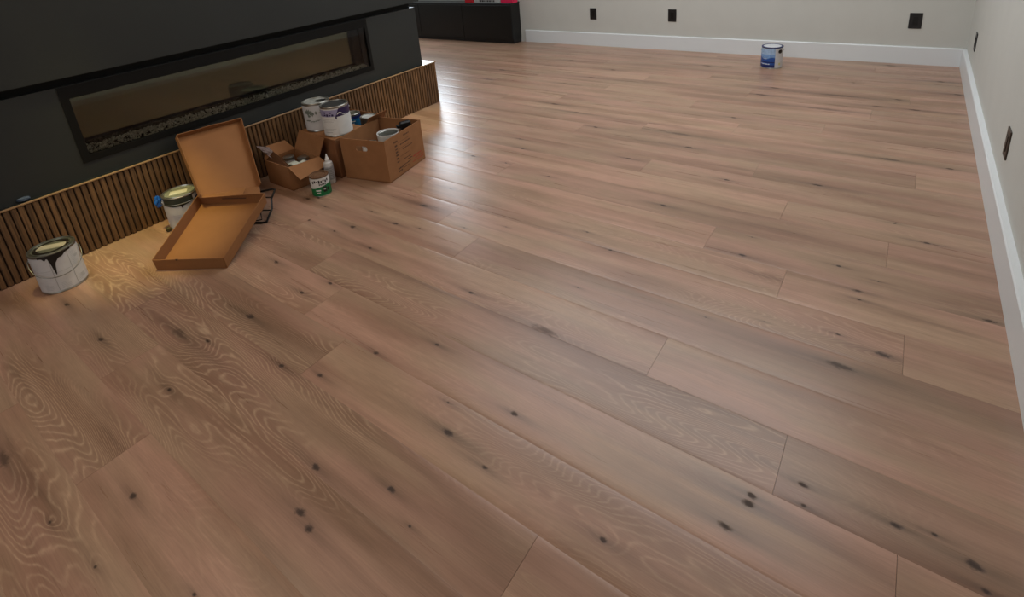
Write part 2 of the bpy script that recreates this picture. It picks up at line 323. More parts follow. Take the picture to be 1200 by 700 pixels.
# planks: rows of one width, joints where the photograph shows them
Y0, DY, LEN = -5.35824, .19200, 1.89
ENDS = {-1: -2.62, 0: -2.086, 1: -2.49, 2: -.935, 3: -1.884, 4: -.254, 5: -.504, 6: -.905, 7: -1.88, 8: -.262, 9: -.643, 10: -.967, 11: -.33, 12: -.74, 13: -1.5, 14: -.95, 15: -.25, 16: -1.75, 17: -1.2, 18: -.725, 19: -1.6, 20: -.5, 21: -1.3, 22: -.3, 23: -1.7, 24: -.9, 25: -1.45, 26: -.55, 27: -1.85}
KN = [(-2.484,-4.906,0.013),(-2.34,-4.87,0.006),(-2.329,-4.708,0.009),(-3.13,-5.079,0.007),(-2.73,-5.085,0.007),(-2.218,-5.057,0.005),(-2.587,-4.433,0.007),(-2.275,-4.51,0.006),(-2.222,-4.409,0.006),(-1.976,-4.794,0.006),(-1.821,-4.75,0.006),(-1.287,-4.195,0.013),(-1.653,-4.162,0.006),(-1.303,-3.635,0.006),(-1.301,-3.929,0.003),(-1.059,-4.054,0.004),(-1.459,-4.077,0.003),(-1.575,-4.444,0.005),(-1.442,-4.453,0.005),(-1.732,-4.583,0.006),(-1.777,-4.503,0.004),(-1.375,-4.609,0.004),(-1.179,-4.537,0.006),(-1.24,-4.491,0.004),(-1.757,-4.113,0.003),(-1.305,-4.687,0.008),(-1.148,-4.716,0.005),(-1.318,-4.893,0.006),(-1.414,-4.754,0.003),(-0.702,-4.546,0.005),(-0.802,-4.711,0.005),(-0.739,-4.705,0.003),(-0.746,-4.726,0.003),(-0.71,-4.458,0.004),(-0.707,-4.496,0.003),(-1.21,-4.933,0.003),(-0.544,-4.427,0.006),(-0.547,-4.452,0.007),(-0.577,-4.533,0.007),(-0.449,-4.335,0.006),(-0.437,-4.389,0.004),(-0.259,-4.33,0.006),(-0.125,-4.339,0.008),(-0.189,-4.309,0.004),(-0.365,-4.473,0.005),(-0.107,-4.385,0.005),(-0.344,-4.34,0.003),(-0.167,-4.341,0.003),(-0.575,-4.69,0.003),(-2.381,-5.448,0.012),(-1.907,-5.283,0.006),(-2.021,-5.433,0.004),(-1.788,-5.407,0.003),(-1.548,-4.961,0.007),(-1.475,-5.059,0.008),(-1.419,-5.072,0.007),(-1.519,-5.302,0.004),(-0.816,-3.417,0.009),(-0.812,-3.261,0.003),(-0.479,-3.32,0.006),(-0.406,-3.453,0.009),(-0.399,-3.504,0.006),(-0.349,-3.359,0.003),(-0.204,-2.991,0.008),(-0.039,-3.426,0.009),(-0.828,-3.857,0.003),(-0.651,-3.781,0.003),(-0.438,-3.729,0.006),(-0.417,-3.874,0.014),(-0.31,-3.759,0.012),(-0.312,-2.865,0.004),(-2.518,-3.088,0.009),(-2.264,-3.085,0.006),(-2.346,-3.503,0.004),(-2.342,-3.72,0.012),(-2.301,-2.854,0.008),(-2.41,-2.726,0.006),(-2.045,-2.326,0.01),(-2.308,-2.105,0.013),(-2.578,-1.992,0.014),(-1.363,-2.418,0.013),(-1.497,-2.23,0.018),(-1.623,-2.72,0.01),(-1.927,-3.133,0.006),(-2.0,-3.793,0.004),(-1.822,-3.692,0.003),(-1.459,-3.553,0.005),(-3.575,-1.576,0.017),(-2.795,-1.459,0.011),(-2.661,-1.209,0.014),(-2.594,-0.906,0.012),(-3.159,-0.692,0.014),(-1.051,-2.759,0.008),(-1.263,-1.801,0.01),(-1.241,-3.164,0.01),(-2.193,-3.903,0.005),(-3.659,-1.241,0.014),(-0.646,-2.628,0.011),(-1.213,-1.226,0.015),(-0.368,-2.154,0.016),(-0.364,-1.039,0.012),(-0.27,-1.236,0.013),(-0.467,-1.238,0.015),(-0.126,-0.489,0.012),(-0.454,-0.09,0.014),(-0.72,-1.067,0.022),(-0.764,-1.412,0.022),(-1.165,-1.02,0.015),(-1.838,-0.51,0.014),(-0.663,-0.697,0.008),(-0.111,-2.164,0.01),(-0.036,-0.793,0.01),(-0.318,-2.876,0.005),(-3.012,-3.97,0.009),(-2.965,-3.935,0.007),(-2.839,-3.982,0.006),(-2.789,-4.119,0.006),(-2.517,-4.054,0.008),(-2.567,-4.125,0.005),(-2.551,-3.898,0.006),(-2.489,-3.846,0.005),(-2.343,-3.926,0.01),(-2.279,-4.142,0.006)]
rnd = random.Random(11)
def plank(x0, x1, y0, y1):
    g = .0004; x0 += g; x1 -= g; y0 += .00005; y1 -= .00005; dz = rnd.uniform(-.00005, .00005); w = y1 - y0
    pr = [(0, -.0138), (0, -.00085), (.003, -.00055), (.010, -.00025), (.022, -.00008), (.036, 0.)]
    pr = [(a, z) for a, z in pr] + [(w - a, z) for a, z in pr[::-1]] if w > .08 else [(0, -.0138), (0, 0), (w, 0), (w, -.0138)]
    bm = bmesh.new(); A_ = [bm.verts.new((x0, y0 + a, z + dz)) for a, z in pr]; B2_ = [bm.verts.new((x1, y0 + a, z + dz)) for a, z in pr]
    for i in range(len(pr)): bm.faces.new([A_[i], A_[(i + 1) % len(pr)], B2_[(i + 1) % len(pr)], B2_[i]])
    bm.faces.new(A_); bm.faces.new(B2_[::-1])
    o = obj('plank', bm, M_oak, floor, True)
    ks = sorted([k for k in KN if x0 < k[0] < x1 and y0 - .012 < k[1] < y1 + .012], key=lambda k: -k[2])[:NK]
    ks = [(a, b, c_ * (1.25 if b < -4.0 else 1.0)) for a, b, c_ in ks]
    for i in range(NK):
        o['k%d' % i] = ks[i] if i < len(ks) else (50., 50., .001)
    o['seed'] = rnd.uniform(0, 9); o['tint'] = rnd.random(); xm_ = (x0 + x1) / 2; o['grain'] = (rnd.uniform(.65, 1.) if (y0 < -4.25 and xm_ < -1.2) else rnd.uniform(.1, .55)) if y0 < -3.4 else rnd.uniform(.05, .35)
for r in range(-6, 28):
    y0 = Y0 + DY * r; y1 = min(y0 + DY, .0155)
    if y0 > .014: continue
    e = ENDS.get(r, -rnd.uniform(.2, 1.8)); e2 = e
    while e2 < 0: e2 += LEN
    x1 = .0155; nx = e2 - LEN if e2 >= 0 else e2
    xmin = -3.56 if y0 + DY < -2.25 else XL + .002
    while x1 > xmin + .02:
        x0 = max(nx, xmin)
        if x0 - xmin < .06: x0 = xmin
        plank(x0, x1, y0, y1); x1 = x0; nx -= LEN

# wall plates
def wall_plate(loc, rz, label, mp, mi, wide=.086, tall=.127):
    t = thing('wall_outlet', label, 'outlet', loc, rz, 'outlets and switch plates on the walls')
    obj('plate', bx(-wide / 2, wide / 2, -.006, 0, -tall / 2, tall / 2, bev=.002), mp, t)
    obj('insert', bx(-.0175, .0175, -.009, -.006, -.034, .034, bev=.0015), mi, t)
    for z in (-.05, .05):
        b2 = lathe([(.0036, 0), (.003, .0012), (0, .0012)], 10); bmesh.ops.rotate(b2, verts=b2.verts, cent=(0, 0, 0), matrix=Matrix.Rotation(R(90), 3, 'X'))
        bmesh.ops.translate(b2, verts=b2.verts, vec=(0, -.006, z)); obj('screw', b2, mi, t)
    return t
wall_plate((-3.263, .016, .361), 0, 'black outlet plate on back wall beside the black cabinet', M_plate, M_black, .083)
wall_plate((-2.357, .016, .361), 0, 'black outlet plate at the middle of the back wall', M_plate, M_black)
wall_plate((-.331, .016, .360), 0, 'black outlet plate on back wall nearest the room corner', M_plate, M_black, .088)
wall_plate((.026, -.552, .325), R(-90), 'thin black outlet plate on right wall near the room corner', M_plate, M_black)
wall_plate((.026, -2.578, .322), R(-90), 'dark bronze outlet plate on right wall nearer the viewer', M_bronze, M_bz2)

# ---------------------------------------------------------------- fireplace
XB, XF, XM = -3.5404, -3.579, -3.80
YE, YN = -2.29, -7.2          # base end, near end (out of frame)
fp = thing('fireplace', 'dark linear fireplace with a long glass opening above a slatted walnut base', 'fireplace', (XF, -4.5, 0))
def fobj(name, bm, m_, par=None, **k):
    bmesh.ops.translate(bm, verts=bm.verts, vec=(-XF, 4.5, 0)); return obj(name, bm, m_, par or fp, **k)
base = fobj('slat_base', bx(-4.3, XB - .012, YN, YE + .0, 0.0005, .345), M_slatback)
bm = bx(-.012, -.001, -.0105, .0105, 0.001, .3455, bev=.0035)
ns = 0; first = None; y = YE - .0105
while y > -5.75:
    if first is None: first = obj('slat', bm, M_slat, base); o = first
    else: o = inst('slat', first, base)
    o.location = (XB - XF, y + 4.5, 0); y -= .0268; ns += 1
fobj('hearth_ledge', bx(-4.3, XB - .008, YN, YE + .004, .3462, .3520), M_ledge)
fobj('ledge_lip', bx(XB - .0079, XB + .003, YN, YE + .006, .3458, .3535, bev=.0012), M_lip)
YO0, YO1, ZO0, ZO1 = -4.752, -2.898, .434, .792
bm = bmesh.new()
box(bm, -3.68, XF, YN, YO0, .3521, .82); box(bm, -3.68, XF, YO1, -2.40, .3521, .82); box(bm, -3.68, XF, YO0, YO1, .3521, ZO0); box(bm, -3.68, XF, YO0, YO1, ZO1, .82)
fobj('surround', bm, M_dark)
fobj('shade_band', bx(-4.3, XF - .03, YN, -2.43, .82, .862), M_fire)  # black recessed strip standing in for the shade under the upper panel
fobj('upper_panel', bx(-4.3, XF + .028, YN, -2.372, .862, 2.69), M_dark)
bm = bmesh.new(); box(bm, -4.3, -3.681, YN, -5.02, .3521, .82); box(bm, -4.3, -3.681, -2.80, -2.40, .3521, .82); box(bm, -4.3, -3.79, -5.02, -2.80, .3521, .82)
fobj('core_wall', bm, M_dark)
FW = .035
bm = bmesh.new(); x0, x1 = XF - .012, XF + .004
box(bm, x0, x1, YO0, YO1, ZO0, ZO0 + FW); box(bm, x0, x1, YO0, YO1, ZO1 - FW, ZO1 + .026); box(bm, x0, x1, YO0, YO0 + FW, ZO0 + FW, ZO1 - FW); box(bm, x0, x1, YO1 - FW + .01, YO1, ZO0 + FW, ZO1 - FW)
fr = fobj('firebox_frame', bm, M_dark2)
fobj('glass', bx(XF - .010, XF - .004, YO0 + FW, YO1 - FW + .01, ZO0 + FW, ZO1 - FW), M_glass)
bm = bmesh.new(); box(bm, -3.785, XF - .013, -5.0, -2.86, .40, .435); box(bm, -3.785, XF - .102, -5.0, -2.86, .80, .815); box(bm, -3.785, XF - .102, -5.01, -5.0, .40, .80); box(bm, -3.785, XF - .102, -2.86, -2.85, .40, .80)
fobj('firebox_liner', bm, M_fire)
fobj('mirror_back', qd([(-3.765, -5.0, .435), (-3.690, -2.86, .435), (-3.690, -2.86, .80), (-3.765, -5.0, .80)], .006), M_mirror)
bm = bmesh.new(); rr = random.Random(5)
for i in range(3400):
    yy = rr.uniform(-4.80, -2.87); x = rr.uniform(-3.690 - .035 * (-2.86 - yy) + .006, XF - .024); s = rr.uniform(.004, .010); z = .440 + rr.random() * .012 + .026 * min(1, max(0, (XF - .03 - x) / .09))
    mt = Matrix.Translation((x, yy, z)) @ Matrix.Rotation(rr.uniform(0, 6), 4, Vector((rr.random(), rr.random(), rr.random() + .1)).normalized()) @ Matrix.Diagonal((s, s * rr.uniform(.5, 1), s * rr.uniform(.4, 1), 1))
    vv = [bm.verts.new(mt @ Vector(p)) for p in ((1, 0, 0), (-1, 0, 0), (0, 1, 0), (0, -1, 0), (0, 0, 1), (0, 0, -1))]
    for q in ((0, 2, 4), (2, 1, 4), (1, 3, 4), (3, 0, 4), (2, 0, 5), (1, 2, 5), (3, 1, 5), (0, 3, 5)): bm.faces.new([vv[k] for k in q])
fobj('crushed_glass_bed', bm, M_crystal, kind='stuff')

# small thing left on the ledge
o = obj('crumpled_tape', crumple(.022, .03, .012, 3, .4, 2), mat('blue grey tape', (84, 98, 116), .6), None)
o.location = (-3.575, -5.01, .364); tag(o, 'small blue grey ball of tape on the fireplace ledge at far left', 'tape')

# ---------------------------------------------------------------- black cabinet with packages on it
cab = thing('cabinet', 'low black cabinet against the back wall beyond the fireplace', 'cabinet', (-5.4, -.09, 0))
CX0, CX1 = -6.6, -4.27
def cobj(name, bm, m_, par=None): bmesh.ops.translate(bm, verts=bm.verts, vec=(5.4, .09, 0)); return obj(name, bm, m_, par or cab)
cobj('body', bx(CX0, CX1, -.165, .014, .045, .475), M_black)
cobj('toe_kick', bx(CX0, CX1 - .004, -.150, .010, .0006, .045), M_plate)
cobj('top', bx(CX0, CX1 + .006, -.172, .014, .475, .495, bev=.002), mat('cabinet top', (30, 32, 33), .3))
for k in range(3):
    a = CX1 - .776 * (k + 1); d = cobj('door', bx(a + .003, a + .773, -.176, -.1655, .05, .47, bev=.002), M_black)
o = obj('package', bx(-.07, .07, -.045, .045, 0, .16, bev=.002), M_redbox); o.location = (-4.93, -.10, .4955); tag(o, 'red carton on the black cabinet, left of the pale printed carton', 'carton')
t = thing('package', 'pale grey carton with black print on the black cabinet', 'carton', (-4.64, -.095, .4955))
obj('carton', bx(-.205, .205, -.05, .05, 0, .17, bev=.002), M_greybox, t)
bm = bmesh.new(); rr = random.Random(2)
for j in range(2):
    x = -.12
    while x < .1:
        w = rr.uniform(.012, .03); box(bm, x, x + w, -.0508, -.0502, .012 + .034 * j, .034 + .034 * j); x += w + .008
obj('print', bm, M_plate, t)['kind'] = 'stuff'
o = obj('package', bx(-.09, .09, -.05, .05, 0, .15, bev=.002), M_pinkbox); o.location = (-4.335, -.10, .4955); tag(o, 'pinkish red carton at the right end of the black cabinet', 'carton')

# ---------------------------------------------------------------- paint cans
def can_body(t, r, h, m_body=M_tin, lid='full', m_rim=M_tin, m_lid=M_tin2):
    obj('body', lathe([(0, .002), (r - .004, .002), (r - .003, 0), (r + .0008, .001), (r + .0008, .005), (r - .0006, .007), (r - .0006, h - .008)], 48), m_body, t, True)
    obj('rim', lathe([(r - .0006, h - .0085), (r + .0014, h - .006), (r + .0014, h - .0015), (r, h), (r - .004, h), (r - .0055, h - .004), (r - .012, h - .0045), (r - .0135, h - .001)], 48), m_rim, t, True)
    l = obj('lid', lathe([(r - .0135, h - .001), (r - .0155, h - .0008), (r - .017, h - .005), (r - .021, h - .0052), (r - .023, h - .003), (0, h - .003)], 48), m_lid, t, True)
    return l
def bail(t, r, h, az, drop, side_bow=.012, mw=M_tin):
    """wire handle hanging: az = azimuth (deg) of one ear, bail loops round the front"""
    for s in (0, 180):
        a = R(az + s); b = lathe([(.009, 0), (.008, .003), (.004, .0045), (0, .0045)], 14)
        bmesh.ops.rotate(b, verts=b.verts, cent=(0, 0, 0), matrix=Matrix.Rotation(R(90), 3, 'Y')); bmesh.ops.rotate(b, verts=b.verts, cent=(0, 0, 0), matrix=Matrix.Rotation(a, 3, 'Z'))
        bmesh.ops.translate(b, verts=b.verts, vec=(r * cos(a), r * sin(a), h - .035)); obj('ear', b, mw, t, True)
    pts = []
    for i in range(33):
        u = i / 32 * pi; a = R(az) + u; lat = sin(u)
        rr_ = r + .007 + side_bow * lat
        pts.append((rr_ * cos(a), rr_ * sin(a), h - .035 - drop * (lat ** .7 if lat > 0 else 0)))
    obj('handle', tube(pts, .0018, 6), mw, t, True)
def lines(t, r, specs, m_, name='print'):
    bm = bmesh.new()
    for a0, a1, z0, z1 in specs: arcpatch(r, a0, a1, (z0, z1), max(2, int(abs(a1 - a0) / 6)), .0012, bm)
    o = obj(name, bm, m_, t); o['kind'] = 'stuff'; return o
def sticker(l, cx, cy, ang, w, d, z, m_):
    b = bx(-w / 2, w / 2, -d / 2, d / 2, 0, .0006); bmesh.ops.rotate(b, verts=b.verts, cent=(0, 0, 0), matrix=Matrix.Rotation(R(ang), 3, 'Z')); bmesh.ops.translate(b, verts=b.verts, vec=(cx, cy, z)); return obj('sticker', b, m_, l)

# 1 nearest gallon can with the black drip
t = thing('paint_can', 'white gallon can with a black paint drip, alone at far left', 'paint can', (-3.337, -5.022, .0004)); r, h = .0855, .191
l = can_body(t, r, h, m_rim=mat('dark worn tin', (104, 104, 98), .4, metal=.7)); F = -9
obj('label', arcpatch(r, 0, 360, (.010, h - .012), 60, .0005), M_white2, t, True)
lines(t, r, [(a, a + .9, .012, h - .016) for a in (F - 18, F + 28)] + [(F - 60, F - 20, .112, .1128), (F - 18, F + 26, .098, .0988)], M_grey)
rr = random.Random(4); sp = []
for a0, a1, za, zb in ((F + 32, F + 62, .10, .165), (F + 32, F + 58, .02, .05), (F - 12, F + 18, .018, .048), (F - 52, F - 24, .02, .05), (F + 66, F + 92, .08, .16)):
    z = za
    while z < zb: sp.append((a0 + 2, a0 + 2 + (a1 - a0 - 4) * rr.uniform(.4, 1), z, z + .0016)); z += .0062
lines(t, r, sp, M_grey2)
lines(t, r, [(F + 44, F + 58, .026, .046), (F + 44, F + 56, .132, .142)], M_grey2, 'print_block')
bm = arcpatch(r, F - 42, F + 40, lambda u: (h - .013 - (.070 * math.exp(-((u - .38) / .05) ** 2) + .030 * math.exp(-((u - .46) / .12) ** 2) + .012 * math.exp(-((u - .2) / .05) ** 2) + .012 * math.exp(-((u - .68) / .10) ** 2)) - .0005, h - .006), 48, .0018)
obj('paint_drip', bm, M_drip, t, True)
sticker(l, -.003, .002, 52, .122, .044, h - .0029, M_cream2)
bm = lathe([(.066, h - .0026), (.058, h - .002), (.050, h - .0026)], 40); obj('lid_ring', bm, M_drip, l, True)
bail(t, r, h, F - 92, .072, .010, mat('dull wire', (120, 120, 116), .4, metal=.7))

# 2 can behind the open mailer
t = thing('paint_can', 'gallon can with cream lid sticker behind the open cardboard mailer', 'paint can', (-3.388, -4.455, .0004)); r, h = .085, .187
l = can_body(t, r, h, m_lid=mat('pale tin lid', (168, 172, 152), .4, metal=.5, noise=.2, nscale=40)); F = -19
obj('label', arcpatch(r, 0, 360, (.010, h - .012), 60, .0005), M_white2, t, True)
obj('label_band', arcpatch(r, F - 66, F + 36, lambda u: (h - .040 - .012 * sin(u * 3.1), h - .009), 30, .0013), mat('dark olive print', (46, 50, 42), .5), t, True)
obj('paint_drip', arcpatch(r, F - 8, F + 2, lambda u: (h - .066 + .02 * abs(u - .5) * 2, h - .04), 8, .0018), M_drip, t)
obj('emblem', arcpatch(r, F + 40, F + 68, lambda u: (h - .048 - .022 * math.sqrt(max(0, 1 - (2 * u - 1) ** 2)), h - .048 + .022 * math.sqrt(max(0, 1 - (2 * u - 1) ** 2))), 20, .0013), M_navy, t, True)
obj('emblem_centre', arcpatch(r, F + 47, F + 61, lambda u: (h - .048 - .010 * math.sqrt(max(0, 1 - (2 * u - 1) ** 2)), h - .048 + .010 * math.sqrt(max(0, 1 - (2 * u - 1) ** 2))), 14, .002), M_violet, t, True)
lines(t, r, [(F - 40, F - 4, .03 + .007 * k, .032 + .007 * k) for k in range(9)] + [(F + 4, F + 34, .03 + .007 * k, .032 + .007 * k) for k in range(7)], M_grey2)
sticker(l, 0, -.004, 60, .082, .05, h - .0029, M_cream)
bail(t, r, h, F - 90, .0, .004)
o = obj('plastic_wrapper', crumple(.020, .022, .044, 21, .55, 3), M_blueplastic); o.location = (-3.425, -4.550, .163)
bmx = o; tag(o, 'crumpled blue plastic wrapper hanging on the can behind the mailer', 'wrapper')
# tail of the wrapper reaching the floor side of the can, lighter piece
o = obj('plug', crumple(.012, .012, .012, 9, .3, 2), mat('olive scrap', (70, 62, 34), .7)); o.location = (-3.385, -4.556, .013); tag(o, 'small dark scrap on the floor beside the can behind the mailer', 'scrap')

# 3 far can by the back wall
t = thing('paint_can', 'blue and white gallon can standing alone by the back wall', 'paint can', (-1.314, -.382, .0004)); r, h = .0855, .188
m_nrim = mat('navy rim', (32, 46, 96), .4)
l = can_body(t, r, h, m_rim=m_nrim, m_lid=mat('white lid', (206, 208, 212), .4)); F = -80
obj('label', arcpatch(r, F - 180, F + 180, (.008, h - .012), 60, .0005), M_white2, t, True)
obj('label_upper_band', arcpatch(r, F - 100, F + 18, (.120, h - .012), 24, .0010), M_sky2, t, True)
obj('label_haze_band', arcpatch(r, F - 100, F + 18, (.090, .124), 24, .0011), M_sky, t, True)
obj('label_blue_band', arcpatch(r, F - 100, F + 18, lambda u: (.010, .092 + .008 * sin(9 * u)), 24, .0012), M_blue, t, True)
obj('label_navy_band', arcpatch(r, F - 100, F + 18, (.012, .034), 24, .0015), M_navy, t, True)
obj('label_navy_stripe', arcpatch(r, F - 100, F + 18, (.052, .062), 24, .0016), M_navy, t, True)
lines(t, r, [(F - 70 + 9 * k, F - 64 + 9 * k, .037, .045) for k in range(7)], M_white, 'lettering')
obj('emblem', arcpatch(r, F + 34, F + 62, lambda u: (.150 - .017 * math.sqrt(max(0, 1 - (2 * u - 1) ** 2)), .150 + .017 * math.sqrt(max(0, 1 - (2 * u - 1) ** 2))), 20, .0013), M_drip, t, True)
lines(t, r, [(F + 40, F + 52, .03, .05)], mat('yellow print', (200, 196, 130), .5), 'print_patch')
bail(t, r, h, F + 88, .0, .004)

# ---------------------------------------------------------------- open cardboard mailer (tray + lid)
t = thing('cardboard_mailer', 'open flat orange brown cardboard box with its lid leaning on the base', 'box', (-3.1, -4.45, 0))
O = Vector((-3.1, -4.45, 0))
F1, F2 = Vector((-3.043, -4.752, .001)), Vector((-2.755, -4.577, .001))
H1, H2 = Vector((-3.306, -4.396, .103)), Vector((-2.984, -4.218, .103))   # rear underside corners
B1, B2 = H1, H2
T1, T2 = Vector((-3.040, -4.760, .060)), Vector((-2.748, -4.583, .060))
G2, G1 = Vector((-2.970, -4.224, .163)), Vector((-3.300, -4.405, .160))
def q_(name, pts, m_, th=.003, par=None): return obj(name, qd([p - O for p in pts], th), m_, par or t)
tray = q_('tray_floor', [F1, F2, B2, B1], M_card2, .003)
q_('tray_wall', [F2, F1, T1, T2], M_card2, .003, t)      # front
q_('tray_wall', [B1, B2, G2, G1], M_card2, .003, t)
q_('tray_wall', [F1, B1, G1, T1], M_card2, .003, t)
q_('tray_wall', [B2, F2, T2, G2], M_card2, .003, t)
# locking tabs and slot
f = .0035; nin = (F1 - B1).normalized()
q_('tab_slot', [G1.lerp(G2, .36) + Vector((0, 0, -.018)) + nin * .004, G1.lerp(G2, .72) + Vector((0, 0, -.018)) + nin * .004, G1.lerp(G2, .72) + Vector((0, 0, -.024)) + nin * .004, G1.lerp(G2, .36) + Vector((0, 0, -.024)) + nin * .004], M_ink, .0006)
q_('rear_tab', [G1.lerp(G2, .38) + Vector((0, 0, -.001)), G1.lerp(G2, .68) + Vector((0, 0, -.001)), G1.lerp(G2, .66) + Vector((-.035, .05, .010)), G1.lerp(G2, .46) + Vector((-.035, .05, .006))], M_card2, .003)
q_('front_notch', [T1.lerp(T2, .33) + Vector((0, 0, .001)), T1.lerp(T2, .37) + Vector((0, 0, .001)), T1.lerp(T2, .36) + Vector((0, 0, -.006)), T1.lerp(T2, .34) + Vector((0, 0, -.006))], M_ink, .004)
LTL, LTR = Vector((-3.532, -4.343, .421)), Vector((-3.532, -3.986, .400))
LBR, LBL = Vector((-3.226, -4.118, .098)), Vector((-3.412, -4.372, .105))
LBL = Vector((-3.267, -4.414, .157))
lid = q_('lid', [LBL, LBR, LTR, LTL], M_card2, .003)
nl = (LBR - LBL).cross(LTL - LBL).normalized(); dd = nl * .036
if nl.x < 0: dd = -dd
for a, b in ((LTL, LTR), (LTR, LBR), (LBL, LTL)):
    obj('lid_wall', qd([a - O, b - O, b + dd * (.95) - O, a + dd - O], .003), M_card2, lid)
mid = LTL.lerp(LTR, .42) + dd
obj('lid_tab', qd([LTL.lerp(LTR, .36) + dd - O, LTL.lerp(LTR, .64) + dd - O, LTL.lerp(LTR, .62) + dd * 1.12 - O, LTL.lerp(LTR, .38) + dd * 1.12 - O], .003), M_card2, lid)
# hinge strip between lid and tray
q_('hinge_flap', [G1.lerp(G2, .05), G1.lerp(G2, .95), LBR, LBL], M_card2, .003)

# wire frame propping the tray
t = thing('wire_frame', 'black wire frame under the raised end of the cardboard tray', 'wire frame', (-3.0, -4.17, 0))
O2 = Vector((-3.0, -4.17, 0))
def tb(name, pts, r_=.0055): return obj(name, tube([Vector(p) - O2 for p in pts], r_, 8), M_wire, t, True)
tb('outer_hoop', [(-3.20, -4.21, .085), (-3.19, -4.205, .097), (-3.115, -4.105, .100), (-3.10, -4.098, .098), (-3.092, -4.112, .088), (-3.09, -4.135, .06), (-3.04, -4.17, .03), (-2.975, -4.246, .006), (-2.99, -4.262, .005), (-3.06, -4.30, .005)])
tb('inner_hoop', [(-3.11, -4.17, .075), (-3.06, -4.20, .05), (-3.04, -4.235, .035), (-3.01, -4.25, .012), (-3.06, -4.29, .006)], .0035)
tb('cross_wire', [(-3.095, -4.13, .066), (-3.15, -4.17, .072), (-3.20, -4.22, .075)], .0035)
tb('cross_wire', [(-3.03, -4.18, .028), (-3.06, -4.21, .034), (-3.10, -4.26, .03)], .0035)

# ---------------------------------------------------------------- big open cardboard box
def V3(p, z): return Vector((p[0], p[1], z))
t = thing('cardboard_box', 'large open cardboard box with an oval hand hole and printed side', 'box', (-2.91, -3.46, 0)); O = Vector((-2.91, -3.46, 0))
nN, nL, nR = (-2.717, -3.612), (-3.030, -3.682), (-2.792, -3.244); nB = (nL[0] + nR[0] - nN[0], nL[1] + nR[1] - nN[1]); HB = .262
def wallp(name, a, b, z0, z1, m_, par, O, th=.004):   # outward side first
    return obj(name, qd([V3(a, z0) - O, V3(b, z0) - O, V3(b, z1) - O, V3(a, z1) - O], th), m_, par)
obj('bottom', qd([V3(p, .006) - O for p in (nN, nR, nB, nL)], .004), M_card_in, t)
# front wall with hand hole
def hole_panel(a, b, z0, z1, hc, hw, hh, zc, th, O):
    bm = bmesh.new(); a = V3(a, 0); b = V3(b, 0); u = (b - a); L = u.length; u.normalize()
    outer = [(0, z0), (L, z0), (L, z1), (0, z1)]; inner = []
    for i in range(20):
        an = 2 * pi * i / 20; cx = hc + (hw - hh) * (1 if cos(an) > 0 else -1) + hh * cos(an); inner.append((cx, zc + hh * sin(an)))
    P = lambda s, z: bm.verts.new(a + u * s + Vector((0, 0, z)) - O)
    vo = [P(*q) for q in outer]; vi = [P(*q) for q in inner]
    eo = [bm.edges.new((vo[i], vo[(i + 1) % 4])) for i in range(4)]; ei = [bm.edges.new((vi[i], vi[(i + 1) % 20])) for i in range(20)]
    bmesh.ops.triangle_fill(bm, edges=eo + ei, use_beauty=True)
    fs = bm.faces[:]; ret = bmesh.ops.extrude_face_region(bm, geom=fs)
    n = u.cross(Vector((0, 0, 1)))
    bmesh.ops.translate(bm, verts=[v for v in ret['geom'] if isinstance(v, bmesh.types.BMVert)], vec=-n * th)
    return bm
obj('side_wall', hole_panel(nL, nN, .001, HB, .152, .042, .0165, .205, .004, O), M_card, t)
sw = wallp('side_wall', nN, nR, .001, HB, M_card, t, O)
wallp('side_wall', nR, nB, .001, HB, M_card, t, O); wallp('side_wall', nB, nL, .001, HB, M_card, t, O)
# printed marks on right wall (blurred lettering, too small to read)
uR = (V3(nR, 0) - V3(nN, 0)).normalized(); nn = uR.cross(Vector((0, 0, 1)))
def pm(specs, m_, name):
    bm = bmesh.new()
    for s0, s1, z0, z1 in specs:
        a = V3(nN, 0) + nn * .0006 - O; quad(bm, [a + uR * s0 + Vector((0, 0, z0)), a + uR * s1 + Vector((0, 0, z0)), a + uR * s1 + Vector((0, 0, z1)), a + uR * s0 + Vector((0, 0, z1))], .0004)
    obj(name, bm, m_, t)['kind'] = 'stuff'
rr = random.Random(8); sp = []
def words(s0, s1, z, hgt=.007):
    s = s0
    while s < s1:
        w = rr.uniform(.006, .014); sp.append((s, min(s + w, s1), z, z + hgt * rr.uniform(.7, 1))); s += w + .003
words(.185, .24, .228, .009); words(.12, .24, .205, .002); words(.14, .25, .185, .008); words(.12, .23, .165, .002); words(.16, .26, .15, .007); words(.13, .22, .115, .003)
words(.16, .235, .085, .007); words(.19, .24, .068, .007); words(.14, .22, .05, .008); words(.14, .2, .035, .005); words(.085, .12, .215, .012)
for z in (.09, .11, .13, .15, .17, .19): sp.append((.09, .112, z, z + .012 * rr.uniform(.5, 1)))
words(.09, .14, .045, .01); words(.09, .13, .028, .01)
pm(sp, M_ink, 'printed_marks')
sp = []; words(.25, .34, .062, .009); words(.27, .36, .046, .006); words(.24, .36, .03, .006); pm(sp, M_red, 'red_marks')
